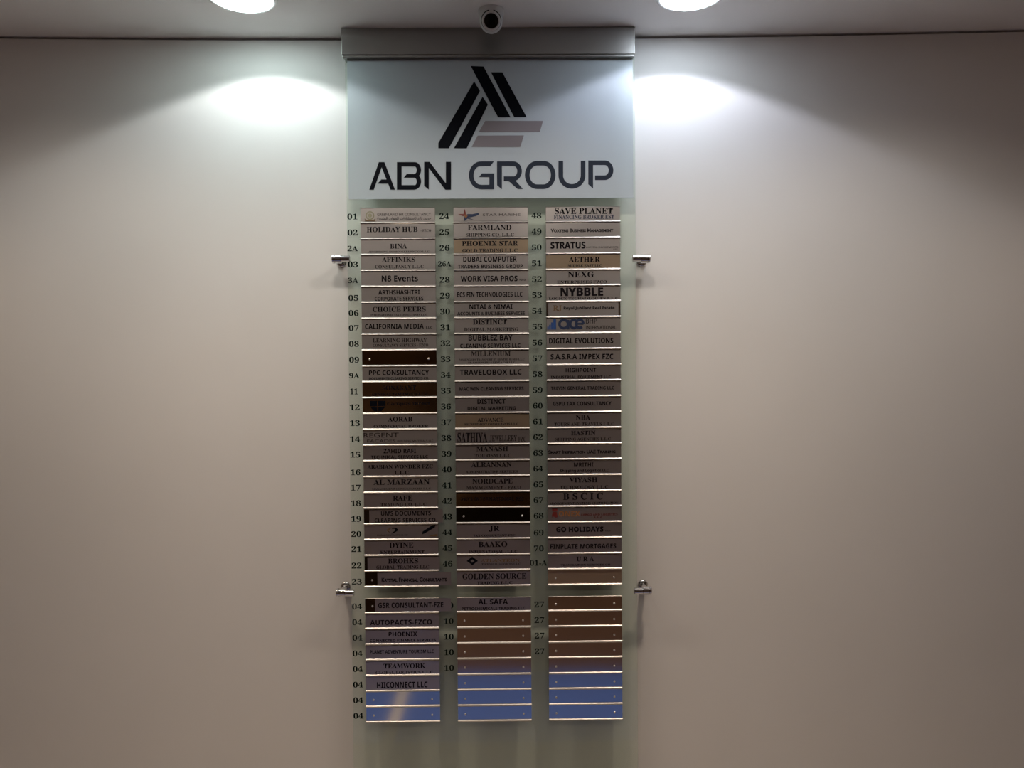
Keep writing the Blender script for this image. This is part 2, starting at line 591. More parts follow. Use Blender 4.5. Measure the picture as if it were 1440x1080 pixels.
# ------------------------------------------------------------------ name plates
# Each row: number, finish, where in the close view its cell lies (top, bottom, left edge), insert extent (from, to as a share of the plate),
# then the lines: (style, text, x0, x1, top, base[, ink])
COLUMN_1 = [
    ('01', 'silver', 80, 240, 190, (0, 1), [('w', 'GREENLAND HR CONSULTANCY', 360, 900, 138, 166), ('a', 'جرين لاند لاستشارات الموارد البشرية', 360, 900, 176, 212)]),
    ('02', 'silver', 245, 405, 195, (0, 1), [('s', 'HOLIDAY HUB', 258, 770, 280, 335), ('s', '- FZCO', 800, 905, 308, 333, 'plate_grey')]),
    ('2A', 'silver', 410, 570, 202, (0, 1), [('s', 'BINA', 497, 668, 455, 505), ('s', 'ADVERTISING AND BOOKKEEPING CO L.L.C', 280, 890, 526, 545, 'plate_grey')]),
    ('03', 'silver', 575, 735, 203, (0, 1), [('s', 'AFFINIKS', 415, 750, 595, 642), ('s', 'CONSULTANCY L.L.C', 345, 835, 672, 708, 'plate_grey')]),
    ('3A', 'silver', 740, 890, 205, (0, 1), [('b', 'N8 Events', 412, 778, 780, 838)]),
    ('05', 'silver', 895, 1055, 208, (0, 1), [('b', 'ARTHSHASHTRI', 380, 798, 925, 970), ('b', 'CORPORATE SERVICES', 343, 833, 990, 1032)]),
    ('06', 'silver', 20, 180, 212, (0, 1), [('s', 'CHOICE PEERS', 325, 860, 58, 110), ('s', 'INTERNATIONAL TAX CONSULTANTS L.L.C', 305, 875, 130, 150, 'plate_grey')]),
    ('07', 'silver', 180, 345, 216, (0, 1), [('b', 'CALIFORNIA MEDIA', 250, 843, 230, 283), ('b', 'LLC', 865, 930, 258, 283, 'plate_grey')]),
    ('08', 'silver', 345, 495, 218, (0, 1), [('s', 'LEARNING HIGHWAY', 330, 875, 378, 416, 'plate_grey'), ('s', 'CONSULTANCY SERVICES - FZCO', 330, 888, 430, 458, 'plate_grey')]),
    ('09', 'blank_bronze', 500, 660, 220, None, []),
    ('9A', 'silver', 660, 825, 222, (0, 1), [('b', 'PPC CONSULTANCY', 290, 898, 697, 748), ('b', 'DOCUMENTS CLEARING SERVICES CO.', 290, 895, 770, 797)]),
    ('11', 'brown', 825, 980, 224, (0, 1), [('s', 'SONABANT', 425, 765, 855, 900), ('s', 'GENERAL TRADING CO L.L.C', 320, 885, 925, 955)]),
    ('12', 'brown', 980, 1144, 226, (0, 1), [('b', 'Campus Direct', 475, 910, 1018, 1062)]),
    ('13', 'silver', 105, 255, 226, (0, 1), [('s', 'AQRAB', 480, 728, 132, 184), ('s', 'COMMERCIAL BROKER', 335, 888, 207, 235)]),
    ('14', 'silver', 260, 415, 228, (0, 1), [('w', 'REGENT', 235, 590, 287, 333, 'plate_grey'), ('w', 'FACADES', 270, 555, 352, 381, 'plate_grey'), ('n', 'BUILDING MATERIALS LLC', 575, 940, 361, 378, 'plate_grey')]),
    ('15', 'silver_dim', 415, 580, 230, (0, 1), [('b', 'ZAHID RAFI', 437, 765, 447, 493), ('b', 'TECHNICAL SERVICES LLC', 310, 885, 515, 548)]),
    ('16', 'silver_dim', 580, 740, 230, (0, 1), [('s', 'ARABIAN WONDER FZC', 270, 935, 612, 652), ('s', 'L.L.C', 545, 690, 674, 709)]),
    ('17', 'silver', 740, 900, 230, (0, 1), [('s', 'AL MARZAAN', 330, 900, 760, 816), ('s', 'MANAGEMENT CONSULTANCIES L.L.C', 315, 910, 847, 866, 'plate_grey')]),
    ('18', 'silver_dim', 900, 1065, 230, (0, 1), [('s', 'RAFE', 525, 725, 925, 979), ('s', 'TRADING CO. L.L.C', 400, 865, 1003, 1035, 'plate_grey')]),
    ('19', 'silver_dim', 125, 285, 237, (0.07, 1.066), [('b', 'UMS DOCUMENTS', 410, 918, 147, 194), ('b', 'CLEARING SERVICES CO.', 345, 975, 221, 262)]),
    ('20', 'silver_dim', 285, 450, 238, (0, 1), [('n', 'DUBAI CONTRACTING CO', 370, 680, 388, 404, 'plate_grey')]),
    ('21', 'silver_dim', 450, 605, 240, (0, 1), [('s', 'DYINE', 495, 740, 470, 524), ('s', 'ENTERTAINMENT', 402, 850, 550, 581)]),
    ('22', 'silver_dim', 605, 765, 240, (0.04, 1.02), [('s', 'BROHKS', 480, 785, 628, 681), ('s', 'GLOBAL TRADING LLC', 360, 895, 700, 736, 'plate_grey')]),
    ('23', 'silver_dim', 770, 915, 241, (0.172, 1.17), [('c', 'Krystal Financial Consultants', 413, 1075, 824, 863)]),
]
COLUMN_1_LOW = [
    ('04', 'silver_dim', 120, 270, 243, (0.135, 1.165), [('b', 'GSR CONSULTANT-FZE', 378, 1040, 165, 216)]),
    ('04', 'silver_dim', 270, 435, 243, (0, 1), [('b', 'AUTOPACTS-FZCO', 293, 922, 335, 389)]),
    ('04', 'silver_dim', 435, 600, 243, (0, 1), [('b', 'PHOENIX', 480, 772, 462, 509), ('b', 'CONNECTED FINANCE SERVICES', 290, 960, 538, 568)]),
    ('04', 'silver_dim', 600, 755, 244, (0, 1), [('b', 'PLANET ADVENTURE TOURISM LLC', 290, 940, 650, 684)]),
    ('04', 'silver_dim', 755, 915, 244, (0, 1), [('s', 'TEAMWORK', 425, 852, 785, 836), ('s', 'GLOBAL LOGISTICS L.L.C', 345, 930, 862, 893, 'plate_grey')]),
    ('04', 'silver_dim', 915, 1065, 245, (0, 1), [('b', 'HIICONNECT LLC', 357, 873, 970, 1028)]),
    ('04', 'blank', 0, 160, 0, None, []),
    ('04', 'blank', 0, 160, 0, None, []),
]
COLUMN_2 = [
    ('24', 'silver', 75, 240, 203, (0, 1), [('w', 'STAR MARINE', 500, 880, 147, 172, 'plate_grey')]),
    ('25', 'silver', 240, 400, 210, (0, 1), [('s', 'FARMLAND', 355, 795, 262, 314), ('s', 'SHIPPING CO. L.L.C', 335, 820, 344, 379, 'plate_grey')]),
    ('26', 'gold', 405, 575, 206, (0, 1), [('s', 'PHOENIX STAR', 290, 858, 430, 482), ('s', 'GOLD TRADING L.L.C', 293, 850, 513, 550, 'plate_grey')]),
    ('26A', 'silver', 580, 735, 208, (0, 1), [('b', 'DUBAI COMPUTER', 303, 845, 598, 651), ('b', 'TRADERS BUSINESS GROUP', 250, 905, 675, 712)]),
    ('28', 'silver', 740, 890, 212, (0, 1), [('b', 'WORK VISA PROS', 280, 855, 790, 843), ('b', 'FZCO', 875, 935, 820, 838, 'plate_grey')]),
    ('29', 'silver', 895, 1055, 214, (0, 1), [('b', 'ECS FIN TECHNOLOGIES LLC', 245, 905, 950, 1001)]),
    ('30', 'silver', 20, 180, 216, (0, 1), [('b', 'NITAI & NIMAI', 370, 805, 42, 86), ('b', 'ACCOUNTS & BUSINESS SERVICES', 247, 930, 115, 149)]),
    ('31', 'silver', 185, 340, 217, (0, 1), [('s', 'DISTINCT', 405, 750, 195, 246), ('s', 'DIGITAL MARKETING', 315, 865, 276, 310, 'plate_grey')]),
    ('32', 'silver', 345, 495, 218, (0, 1), [('b', 'BUBBLEZ BAY', 360, 805, 354, 406), ('b', 'CLEANING SERVICES LLC', 275, 885, 435, 474)]),
    ('33', 'silver', 500, 655, 219, (0, 1), [('s', 'MILLENIUM', 385, 785, 513, 561, 'plate_grey'), ('s', 'PASSENGERS TRANSPORT BY RENTED BUSES L.L.C', 260, 925, 584, 602, 'plate_grey'), ('s', 'BR. PASSENGERS & RENT A CAR L.L.C', 355, 830, 613, 630, 'plate_grey')]),
    ('34', 'silver', 660, 820, 219, (0, 1), [('b', 'TRAVELOBOX LLC', 270, 895, 697, 752)]),
    ('35', 'silver_dim', 825, 970, 220, (0, 1), [('b', 'MAC WIN CLEANING SERVICES', 265, 915, 872, 906)]),
    ('36', 'silver_dim', 975, 1139, 221, (0, 1), [('b', 'DISTINCT', 447, 732, 990, 1041), ('b', 'DIGITAL MARKETING', 347, 835, 1069, 1104)]),
    ('37', 'gold', 95, 250, 222, (0, 1), [('s', 'ADVANCE', 447, 712, 140, 179, 'plate_grey'), ('s', 'RECRUITMENT CONSULTANTS L.L.C', 315, 860, 191, 211, 'plate_grey')]),
    ('38', 'silver_dim', 250, 405, 224, (0, 1), [('s', 'SATHIYA', 245, 548, 282, 380), ('s', 'JEWELLERY', 570, 848, 312, 378, 'plate_grey'), ('s', 'FZC', 862, 940, 327, 376, 'plate_grey')]),
    ('39', 'silver_dim', 410, 570, 226, (0, 1), [('s', 'MANASH', 437, 760, 425, 474), ('s', 'TOURISM L.L.C', 420, 790, 501, 536, 'plate_grey')]),
    ('40', 'silver_dim', 570, 730, 227, (0, 1), [('s', 'ALRANNAN', 385, 795, 584, 636), ('s', 'ADMINISTRATIVE SERVICES', 330, 855, 670, 696, 'plate_grey')]),
    ('41', 'silver_dim', 730, 890, 228, (0, 1), [('s', 'NORDCAPE', 395, 805, 750, 804), ('s', 'MANAGEMENT - FZCO', 335, 890, 829, 856, 'plate_grey')]),
    ('42', 'brown_dark', 890, 1045, 229, (0, 1), [('b', 'RAYS INTERNATIONAL FZE', 280, 915, 938, 976)]),
    ('43', 'blank_black', 110, 265, 230, None, []),
    ('44', 'silver_dim', 265, 430, 230, (0, 1), [('s', 'JR', 562, 670, 286, 351), ('s', 'TAX CONSULTANT FZC', 400, 828, 378, 401)]),
    ('45', 'silver_dim', 430, 590, 231, (0, 1), [('s', 'BAAKO', 455, 748, 450, 509), ('s', 'INTERNATIONAL - L.L.C', 360, 848, 541, 568)]),
    ('46', 'silver_dim', 590, 750, 232, (0, 1), [('s', 'ATLANTEON', 480, 875, 630, 661, 'gold_ink'), ('s', 'TECHNICAL SERVICES L.L.C', 485, 880, 673, 692, 'plate_grey')]),
    ('', 'silver_dim', 750, 910, 234, (0, 1), [('s', 'GOLDEN SOURCE', 292, 942, 776, 836), ('s', 'TRADING L.L.C', 440, 800, 858, 889)]),
]
COLUMN_2_LOW = [
    ('10', 'silver_dim', 105, 260, 236, (0, 1), [('b', 'AL SAFA', 452, 755, 128, 179), ('b', 'PETROCHEMICALS TRADING LLC', 285, 930, 206, 236)]),
] + [(nn, 'blank', 0, 160, 0, None, []) for nn in ('10', '10', '10', '10', '', '', '')]
COLUMN_3 = [
    ('48', 'silver', 70, 230, 198, (0, 1), [('s', 'SAVE PLANET', 290, 878, 88, 150), ('s', 'FINANCING BROKER EST', 280, 890, 158, 199, 'navy_ink')]),
    ('49', 'silver', 235, 395, 198, (0, 1), [('c', 'Voxtens Business Management', 248, 880, 300, 336)]),
    ('50', 'silver', 400, 560, 199, (0, 1), [('h', 'STRATUS', 245, 600, 437, 506), ('n', 'CAPITAL INVESTMENTS', 605, 930, 485, 501), ('n', 'FZE', 882, 925, 508, 520)]),
    ('51', 'gold', 560, 725, 200, (0, 1), [('s', 'AETHER', 430, 748, 588, 643), ('s', 'MIDDLE EAST LLC', 420, 765, 666, 693, 'plate_grey')]),
    ('52', 'silver', 730, 890, 200, (0, 1), [('s', 'NEXG', 420, 685, 745, 805), ('s', 'ENTERPRISES FZCO', 310, 815, 836, 866)]),
    ('53', 'silver', 895, 1045, 201, (0, 1), [('h', 'NYBBLE', 345, 778, 912, 991), ('s', 'LOGICX TECHNOLOGIES L.L.C', 225, 930, 1002, 1026)]),
    ('54', 'silver', 20, 165, 203, (0.025, 0.975), [('s', 'RJ', 272, 358, 52, 108, 'gold_ink'), ('h', 'Royal Jubilant Real Estate', 378, 895, 64, 97)]),
    ('55', 'silver', 170, 325, 203, (0, 1), [('n', 'BHP', 602, 716, 180, 228), ('n', 'INTERNATIONAL', 600, 910, 250, 284)]),
    ('56', 'silver', 330, 490, 203, (0, 1), [('b', 'DIGITAL EVOLUTIONS', 228, 880, 377, 431)]),
    ('57', 'silver', 490, 645, 203, (0, 1), [('b', 'S.A.S.R.A IMPEX FZC', 242, 880, 535, 588)]),
    ('58', 'silver_dim', 650, 805, 204, (0, 1), [('b', 'HIGHPOINT', 395, 705, 680, 718), ('b', 'INDUSTRIAL EQUIPMENT LLC', 245, 855, 753, 784)]),
    ('59', 'silver_dim', 810, 965, 204, (0, 1), [('b', 'TREVIN GENERAL TRADING LLC', 245, 887, 863, 896)]),
    ('60', 'silver_dim', 970, 1125, 205, (0, 1), [('b', 'GSPU TAX CONSULTANCY', 265, 860, 1018, 1056)]),
    ('61', 'silver_dim', 78, 238, 209, (0, 1), [('s', 'NBA', 500, 648, 101, 154), ('s', 'TOURS AND TRAVELS L.L.C', 280, 890, 179, 212, 'plate_grey')]),
    ('62', 'silver_dim', 238, 400, 210, (0, 1), [('s', 'HASTIN', 452, 700, 262, 309), ('s', 'SHIPPING AGENCIES L.L.C', 292, 855, 334, 366, 'plate_grey')]),
    ('63', 'silver_dim', 400, 560, 212, (0, 1), [('c', 'Smart Inspiration UAE Training', 222, 905, 460, 496)]),
    ('64', 'silver_dim', 560, 720, 213, (0, 1), [('b', 'MRITHI', 482, 680, 588, 631), ('b', 'Shipping and Logistics LLC', 342, 835, 653, 692)]),
    ('65', 'silver_dim', 720, 880, 214, (0, 1), [('s', 'VIYASH', 435, 722, 738, 790), ('s', 'TECHNOLOGY L.L.C', 340, 830, 821, 854, 'plate_grey')]),
    ('67', 'silver_dim', 885, 1035, 215, (0, 1), [('s', 'B S C I C', 372, 778, 898, 966), ('s', 'MANAGEMENT SYSTEMS CERTIFICATION', 235, 935, 988, 1009)]),
    ('68', 'silver_dim', 100, 260, 218, (0, 1), [('b', 'ONEX', 330, 548, 140, 196, 'orange_ink'), ('b', 'CARGO AND LOGISTICS', 555, 930, 169, 188, 'red_ink'), ('b', 'L.L.C', 695, 775, 198, 213, 'red_ink')]),
    ('69', 'silver_dim', 260, 415, 219, (0, 1), [('h', 'GO HOLIDAYS', 303, 785, 298, 351), ('b', 'FZCO', 805, 855, 335, 349, 'plate_grey')]),
    ('70', 'silver_dim', 415, 580, 220, (0, 1), [('b', 'FINPLATE MORTGAGES', 243, 915, 472, 523)]),
    ('01-A', 'silver_dim', 580, 735, 221, (0, 1), [('s', 'U R A', 510, 688, 603, 651), ('s', 'TRANSLATION SERVICES CO', 350, 855, 677, 697)]),
    ('', 'blank_gold', 740, 895, 222, None, []),
]
COLUMN_3_LOW = [(nn, 'blank', 0, 160, 0, None, []) for nn in ('27', '27', '27', '27', '', '', '', '')]

PLATE_W = 0.1989
PITCH_Z = 0.042433
COLS = [(-0.3766, EYE + 0.4316, EYE - 0.6151), (-0.1291, EYE + 0.4316, EYE - 0.6151), (0.1174, EYE + 0.4316, EYE - 0.6151)]
BASE_Y = GLASS_Y0                             # plates are fixed to the front of the glass
FACE = 0.0022                                # holder face in front of the glass
LIP_H = 0.0050


def holder_mesh(top_lip):
    """Extruded channel: flat back, rounded bottom lip, on the uppermost plates a thin top lip too (origin at the lower left corner, glass side y = 0)."""
    prof = [(0.0, 0.0), (-0.0048, 0.0), (-0.0062, 0.0004), (-0.0067, 0.0012), (-0.0064, 0.0021), (-0.0055, 0.0035), (-0.0045, 0.0046), (-0.0040, LIP_H)]
    prof.append((-FACE, LIP_H))
    if top_lip:
        prof += [(-FACE, PITCH_Z - 0.0020), (-0.0046, PITCH_Z - 0.0018), (-0.0050, PITCH_Z - 0.0013), (-0.0046, PITCH_Z - 0.0008), (0.0, PITCH_Z - 0.0008)]
    else:
        prof += [(-FACE, PITCH_Z - 0.0002), (0.0, PITCH_Z - 0.0002)]
    bm = bmesh.new()
    n = 8
    rings = [[bm.verts.new((PLATE_W * i / n, y, z)) for y, z in prof] for i in range(n + 1)]
    np_ = len(prof)
    for a, b in zip(rings, rings[1:]):
        for k in range(np_):
            bm.faces.new((a[k], b[k], b[(k + 1) % np_], a[(k + 1) % np_]))
    bm.faces.new(list(reversed(rings[0])))
    bm.faces.new(rings[-1])
    bmesh.ops.recalc_face_normals(bm, faces=list(bm.faces))
    me = bpy.data.meshes.new('holder')
    bm.to_mesh(me)
    bm.free()
    for p in me.polygons:
        p.use_smooth = True
    me.set_sharp_from_angle(angle=math.radians(35))
    return me


def screw_mesh():
    bm = bmesh.new()
    add_lathe(bm, [(0, 0.0027), (0.0006, 0.0027), (0.0012, 0.0022), (0.0016, 0.0012), (0.0017, 0.0003)], (0, 0, 0), (0, -1, 0), 20, False, True)
    me = bpy.data.meshes.new('screw')
    bm.to_mesh(me)
    bm.free()
    for p in me.polygons:
        p.use_smooth = True
    return me


HOLDERS = {}
for key, mk in (('blank', 'holder'), ('bronze', 'bronze'), ('black', 'darkbronze'), ('gold', 'gold')):
    for top in (False, True):
        me = HOLDERS[key, top] = holder_mesh(top)
        me.materials.append(M[mk])
        me.materials.append(M['lip'])
        for p in me.polygons:                # the lips stay bare aluminium
            if p.center.z < LIP_H + 0.0001 or (top and p.center.z > PITCH_Z - 0.0021):
                p.material_index = 1
SCREW = screw_mesh()
SCREW.materials.append(M['screw'])

PENDING = []                                 # (mesh builder) run once the fonts are converted


def emblem_polys(num):
    """Small printed marks on some of the plates: lists of (ink, polygons in the close view's coordinates)."""
    def disc(cx, cy_, r, n=24, r2=None):
        r2 = r2 or r
        return [(cx + r * math.cos(2 * math.pi * k / n), cy_ + r2 * math.sin(2 * math.pi * k / n)) for k in range(n)]
    if num == '01':
        return [('green_ink', arc(287, 162, 38, 38, 0, 360, 12, 30) + [disc(287, 162, 20)]), ('gold_ink', [[(232, 190), (250, 205), (325, 205), (342, 190), (338, 220), (236, 220)]])]
    if num == '12':
        return [('ink', [rect(302, 1005, 374, 1060), rect(384, 1005, 458, 1060), [(306, 1066), (374, 1066), (374, 1116), (340, 1110)], [(384, 1066), (456, 1066), (420, 1110), (384, 1116)]])]
    if num == '20':
        return [('ink', [[(520, 318), (565, 318), (583, 336), (575, 352), (530, 378), (512, 378), (550, 350), (556, 336), (545, 328), (522, 330)],
                         [(826, 390), (832, 360), (930, 296), (962, 292), (955, 318), (850, 382)]]),
                ('gold_ink', [[(466, 340), (490, 322), (520, 316), (486, 346), (500, 368), (478, 358)], [(880, 412), (960, 392), (980, 388), (982, 412)]])]
    if num == '24':
        return [('red_ink', [[(250, 150), (306, 150), (318, 95), (330, 140), (322, 168), (300, 172)]]),
                ('orange_ink', [[(322, 140), (350, 165), (330, 192), (314, 178)]]),
                ('navy_ink', [[(318, 170), (348, 150), (395, 152), (458, 138), (462, 158), (430, 172), (386, 182), (352, 188), (420, 215), (346, 198), (318, 222), (306, 212)]])]
    if num == '46':
        return [('ink', [[(335, 648), (392, 603), (410, 618), (372, 648), (392, 664), (376, 678)], [(450, 648), (410, 618), (392, 632), (414, 648), (376, 678), (392, 692)]])]
    if num == '54':
        return []
    if num == '55':
        out = [rect(212, 256, 226, 285), rect(230, 238, 246, 285), rect(250, 215, 268, 285), rect(272, 182, 300, 285)]
        ace = arc(378, 232, 44, 40, 0, 360, 26) + [rect(410, 190, 436, 285)] + arc(480, 232, 36, 40, 50, 310, 26)
        ace += arc(540, 230, 36, 40, 0, 310, 26) + [rect(506, 220, 578, 240)]
        return [('blue_ink', out), ('navy_ink', ace)]
    if num == '68':
        return [('red_ink', [rect(262, 112, 316, 140), [(272, 146), (308, 146), (318, 200), (296, 206), (280, 192), (264, 205), (260, 180)]])]
    return []


def bulge_of(amount, x0, x1, z0, z1, sag):
    def y(x, z):
        u = (x - x0) / (x1 - x0)
        w = (z - z0) / (z1 - z0)
        return -amount * (math.sin(math.pi * min(1, max(0, u))) * (0.35 + 0.65 * w) + sag * (u - 0.5) * w)
    return y


def make_plate(col, row, low, spec, label, group):
    num, finish, ct, cb, left, ext, lines = spec
    X0, ztop, ztop_low = COLS[col]
    z0 = (ztop_low if low else ztop) - (row + 1) * PITCH_Z
    root = empty('name_plate', (X0, BASE_Y, z0))
    tag(root, label, 'name plate', group)
    kind = 'bronze' if finish in ('blank_bronze', 'brown') else 'black' if finish in ('blank_black', 'brown_dark') else 'blank'
    if finish == 'blank_gold':
        kind = 'gold'  # reflected brightness put into the colour of this bare plate
    if ext and ext[0] > 0.03:
        kind = 'black'
    link('holder', HOLDERS[kind, row == 0], None, root)
    sc_x = [0.1 * PLATE_W, 0.893 * PLATE_W]
    if ext and ext[0] > 0.1:
        sc_x = sc_x[:1]
    elif ext:
        sc_x = []
    for sx_ in sc_x:
        s = link('screw', SCREW, None, root)
        s.location = (sx_, -FACE, PITCH_Z * 0.47)
    if not ext:
        return root
    # the engraved sheet slipped into the channel
    x0, x1 = ext[0] * PLATE_W + 0.0004, ext[1] * PLATE_W - 0.0004
    zi0, zi1 = LIP_H - 0.0002, PITCH_Z - 0.0024
    amount = random.choice((0.0004, 0.0008, 0.0013, 0.0018))
    bul = bulge_of(amount, x0, x1, zi0, zi1, random.uniform(-1, 1) * 0.8)
    off = -FACE - 0.0012 - amount * 0.4
    bm = bmesh.new()
    nx, nz = 16, 4
    fr = [[bm.verts.new((x0 + (x1 - x0) * i / nx, off + bul(x0 + (x1 - x0) * i / nx, zi0 + (zi1 - zi0) * j / nz), zi0 + (zi1 - zi0) * j / nz)) for i in range(nx + 1)] for j in range(nz + 1)]
    bk = [[bm.verts.new((v.co.x, v.co.y + 0.0007, v.co.z)) for v in r] for r in fr]
    for j in range(nz):
        for i in range(nx):
            bm.faces.new((fr[j][i], fr[j][i + 1], fr[j + 1][i + 1], fr[j + 1][i]))
            bm.faces.new((bk[j][i], bk[j + 1][i], bk[j + 1][i + 1], bk[j][i + 1]))
    edge = [fr[0][i] for i in range(nx + 1)] + [fr[j][nx] for j in range(1, nz + 1)] + [fr[nz][i] for i in range(nx - 1, -1, -1)] + [fr[j][0] for j in range(nz - 1, 0, -1)]
    edgb = [bk[0][i] for i in range(nx + 1)] + [bk[j][nx] for j in range(1, nz + 1)] + [bk[nz][i] for i in range(nx - 1, -1, -1)] + [bk[j][0] for j in range(nz - 1, 0, -1)]
    for k in range(len(edge)):
        q = (k + 1) % len(edge)
        bm.faces.new((edge[k], edgb[k], edgb[q], edge[q]))
    mk = {'brown_dark': 'brown'}.get(finish, finish)
    insert = from_bm('insert', bm, M[mk], root, True)

    def X(x):
        return (x - left) / 752.0 * PLATE_W

    def Z(y):
        return PITCH_Z * (1.0 - (y - ct) / (cb - ct))

    def depth(x, z):
        return off - 0.0003 + bul(x, z)
    by_ink = {}
    for ln in lines:
        job = text_mesh_job(ln[1], ln[0])
        by_ink.setdefault(ln[6] if len(ln) > 6 else 'plate_ink', []).append((job, X(ln[2]), X(ln[3]), max(Z(ln[5]), LIP_H + 0.0002), Z(ln[4])))
    PENDING.append(('plate', insert, by_ink, depth))
    for ink, polys in emblem_polys(num):
        bm = bmesh.new()
        for p in polys:
            f = bm.faces.new([bm.verts.new((X(x), 0, Z(y))) for x, y in p])
            f.normal_update()
            if f.normal.y > 0:
                f.normal_flip()
        bmesh.ops.triangulate(bm, faces=list(bm.faces))
        for v in bm.verts:
            v.co.y = depth(v.co.x, v.co.z) - 0.0001
        from_bm('printed_emblem', bm, M[ink], insert)
    return root


ONES = 'zero one two three four five six seven eight nine ten eleven twelve thirteen fourteen fifteen sixteen seventeen eighteen nineteen'.split()
TENS = {2: 'twenty', 3: 'thirty', 4: 'forty', 5: 'fifty', 6: 'sixty', 7: 'seventy'}


def spelled(num):
    if num == '01-A':
        return 'one-A'
    tail = '-A' if num.endswith('A') else ''
    k = int(num.rstrip('A'))
    w = ONES[k] if k < 20 else TENS[k // 10] + ('-' + ONES[k % 10] if k % 10 else '')
    return w + tail


ORD = ['first', 'second', 'third', 'fourth', 'fifth', 'sixth', 'seventh', 'eighth']
SIDE_NAME = ['left', 'middle', 'right']
FINISH_WORDS = {'silver': 'brushed silver', 'silver_dim': 'dull silver', 'gold': 'champagne-tinted', 'brown': 'brown mirror-finish', 'brown_dark': 'near-black brown',
                'blank': 'blank bare aluminium', 'blank_gold': 'blank champagne-tinted', 'blank_bronze': 'blank dark bronze', 'blank_black': 'blank blackened'}
MARK_WORDS = {'01': 'a round emblem and Arabic line', '12': 'a dark blue square emblem', '20': 'a swoosh mark and a dark slanted bar', '24': 'a red and blue star mark',
              '46': 'a black diamond mark', '55': 'big blue rounded letters', '68': 'orange letters and a red mark', '54': 'a thin gold monogram'}


def plate_label(col, low, row, spec):
    num, finish, ext, lines = spec[0], spec[1], spec[5], spec[6]
    words = FINISH_WORDS[finish] + ' plate'
    if num in MARK_WORDS and not low:
        what = ' with ' + MARK_WORDS[num]
    elif lines:
        st = 'serif' if lines[0][0] == 's' else 'sans'
        two = len(lines) > 1 and abs(lines[0][4] - lines[-1][4]) > 40
        what = ' with %s %s %s' % ('two' if two else 'one', st, 'lines' if two else 'line')
    else:
        what = ''
    if ext and ext[0] > 0.03:
        what += ', shifted'
    if not low:
        if num:
            return words + what + ', beside number ' + spelled(num)
        return words + what + (', unnumbered, just under number forty-six' if col == 1 else ', unnumbered, just under number one-A')
    numbered = {0: 8, 1: 5, 2: 4}[col]
    if num:
        return words + what + ', %s from the top of those numbered %s' % (ORD[row], spelled(num))
    k = row - numbered
    return words + what + ', unnumbered, %s below the lowest number %s' % (ORD[k], 'ten' if col == 1 else 'twenty-seven')


NUMBER_SPECS = []
for c_, (hi_, lo2) in enumerate(((COLUMN_1, COLUMN_1_LOW), (COLUMN_2, COLUMN_2_LOW), (COLUMN_3, COLUMN_3_LOW))):
    for low_, table in ((False, hi_), (True, lo2)):
        for r_i, spec in enumerate(table):
            make_plate(c_, r_i, low_, spec, plate_label(c_, low_, r_i, spec), 'name plates in the %s column' % SIDE_NAME[c_])
            if spec[0]:
                NUMBER_SPECS.append((c_, low_, r_i, spec[0]))

# suite numbers: vinyl on the glass, left of their plates
DROP = {'05': 25, '06': 15, '14': 8, '16': 28, '17': 23, '18': 20, '19': 20, '20': 13, '22': 15, '23': 20, '69': 20, '70': 20}
for c_, low_, r_i, num in NUMBER_SPECS:
    X0, za, zb = COLS[c_]
    zc = (zb if low_ else za) - (r_i + 0.53) * PITCH_Z - DROP.get(num, 4) / 160 * PITCH_Z * 0.8
    pxw = PLATE_W / 752.0
    h = 60 * pxw
    if len(num) == 2 and not num.endswith('A'):
        xl, xr = -143, -43
        if num == '10':
            xl, xr = -138, -38
        if c_ == 0:
            xl, xr = -133, -32
        if num == '11':
            xl, xr = -128, -50
    elif num == '26A':
        xl, xr, h = -160, -27, 54 * pxw
    elif num == '01-A':
        xl, xr = -186, -10
    else:
        xl, xr, h = -136, -30, 55 * pxw
    job = text_mesh_job(num, 's')
    PENDING.append(('number', job, X0 + xl * pxw, X0 + xr * pxw, zc - h / 2, zc + h / 2))

# convert all queued lettering to meshes in one go
dg = bpy.context.evaluated_depsgraph_get()
dg.update()
CONVERTED = {o.name: bpy.data.meshes.new_from_object(o.evaluated_get(dg), depsgraph=dg) for o in FONT_JOBS}
for job in PENDING:
    if job[0] == 'plate':
        _, insert, by_ink, depth = job
        for ink, items in by_ink.items():
            bm = bmesh.new()
            for fo, x0, x1, z0, z1 in items:
                fit_text(bm, CONVERTED[fo.name], x0, x1, z0, z1, depth)
            from_bm('lettering', bm, M[ink], insert)
    else:
        _, fo, x0, x1, z0, z1 = job
        bm = bmesh.new()
        fit_text(bm, CONVERTED[fo.name], x0, x1, z0, z1, lambda x, z: GLASS_Y0 - 0.0003)
        from_bm('suite_number', bm, M['number_ink'], panel)
for o in FONT_JOBS:
    cu = o.data
    bpy.data.objects.remove(o)
    bpy.data.curves.remove(cu)
for me in CONVERTED.values():
    bpy.data.meshes.remove(me)

# ------------------------------------------------------------------ steel header at the ceiling
root = empty('steel_header', ((-0.4195 + 0.357) / 2, WALL_Y, EYE + 0.86))
tag(root, 'brushed steel header box closing the top of the glass panel at the ceiling', 'header')
bx0, bx1 = -0.4195 + 0.03125, 0.357 + 0.03125
bz1 = CEIL - root.location.z - 0.0004
bz0 = HEADER_Z - root.location.z
bm = bmesh.new()
add_box(bm, bx0, bx1, 2.062 - WALL_Y, 2.0735 - WALL_Y, bz0, bz1)
add_box(bm, bx0, bx1, 2.0865 - WALL_Y, -0.0005, bz0 + 0.002, bz1)
add_box(bm, bx0, bx0 + 0.003, 2.0735 - WALL_Y, 2.0865 - WALL_Y, bz0, bz1)
add_box(bm, bx1 - 0.003, bx1, 2.0735 - WALL_Y, 2.0865 - WALL_Y, bz0, bz1)
bevel_all(bm, 0.0012, 2)
from_bm('fascia', bm, M['steel'], root)
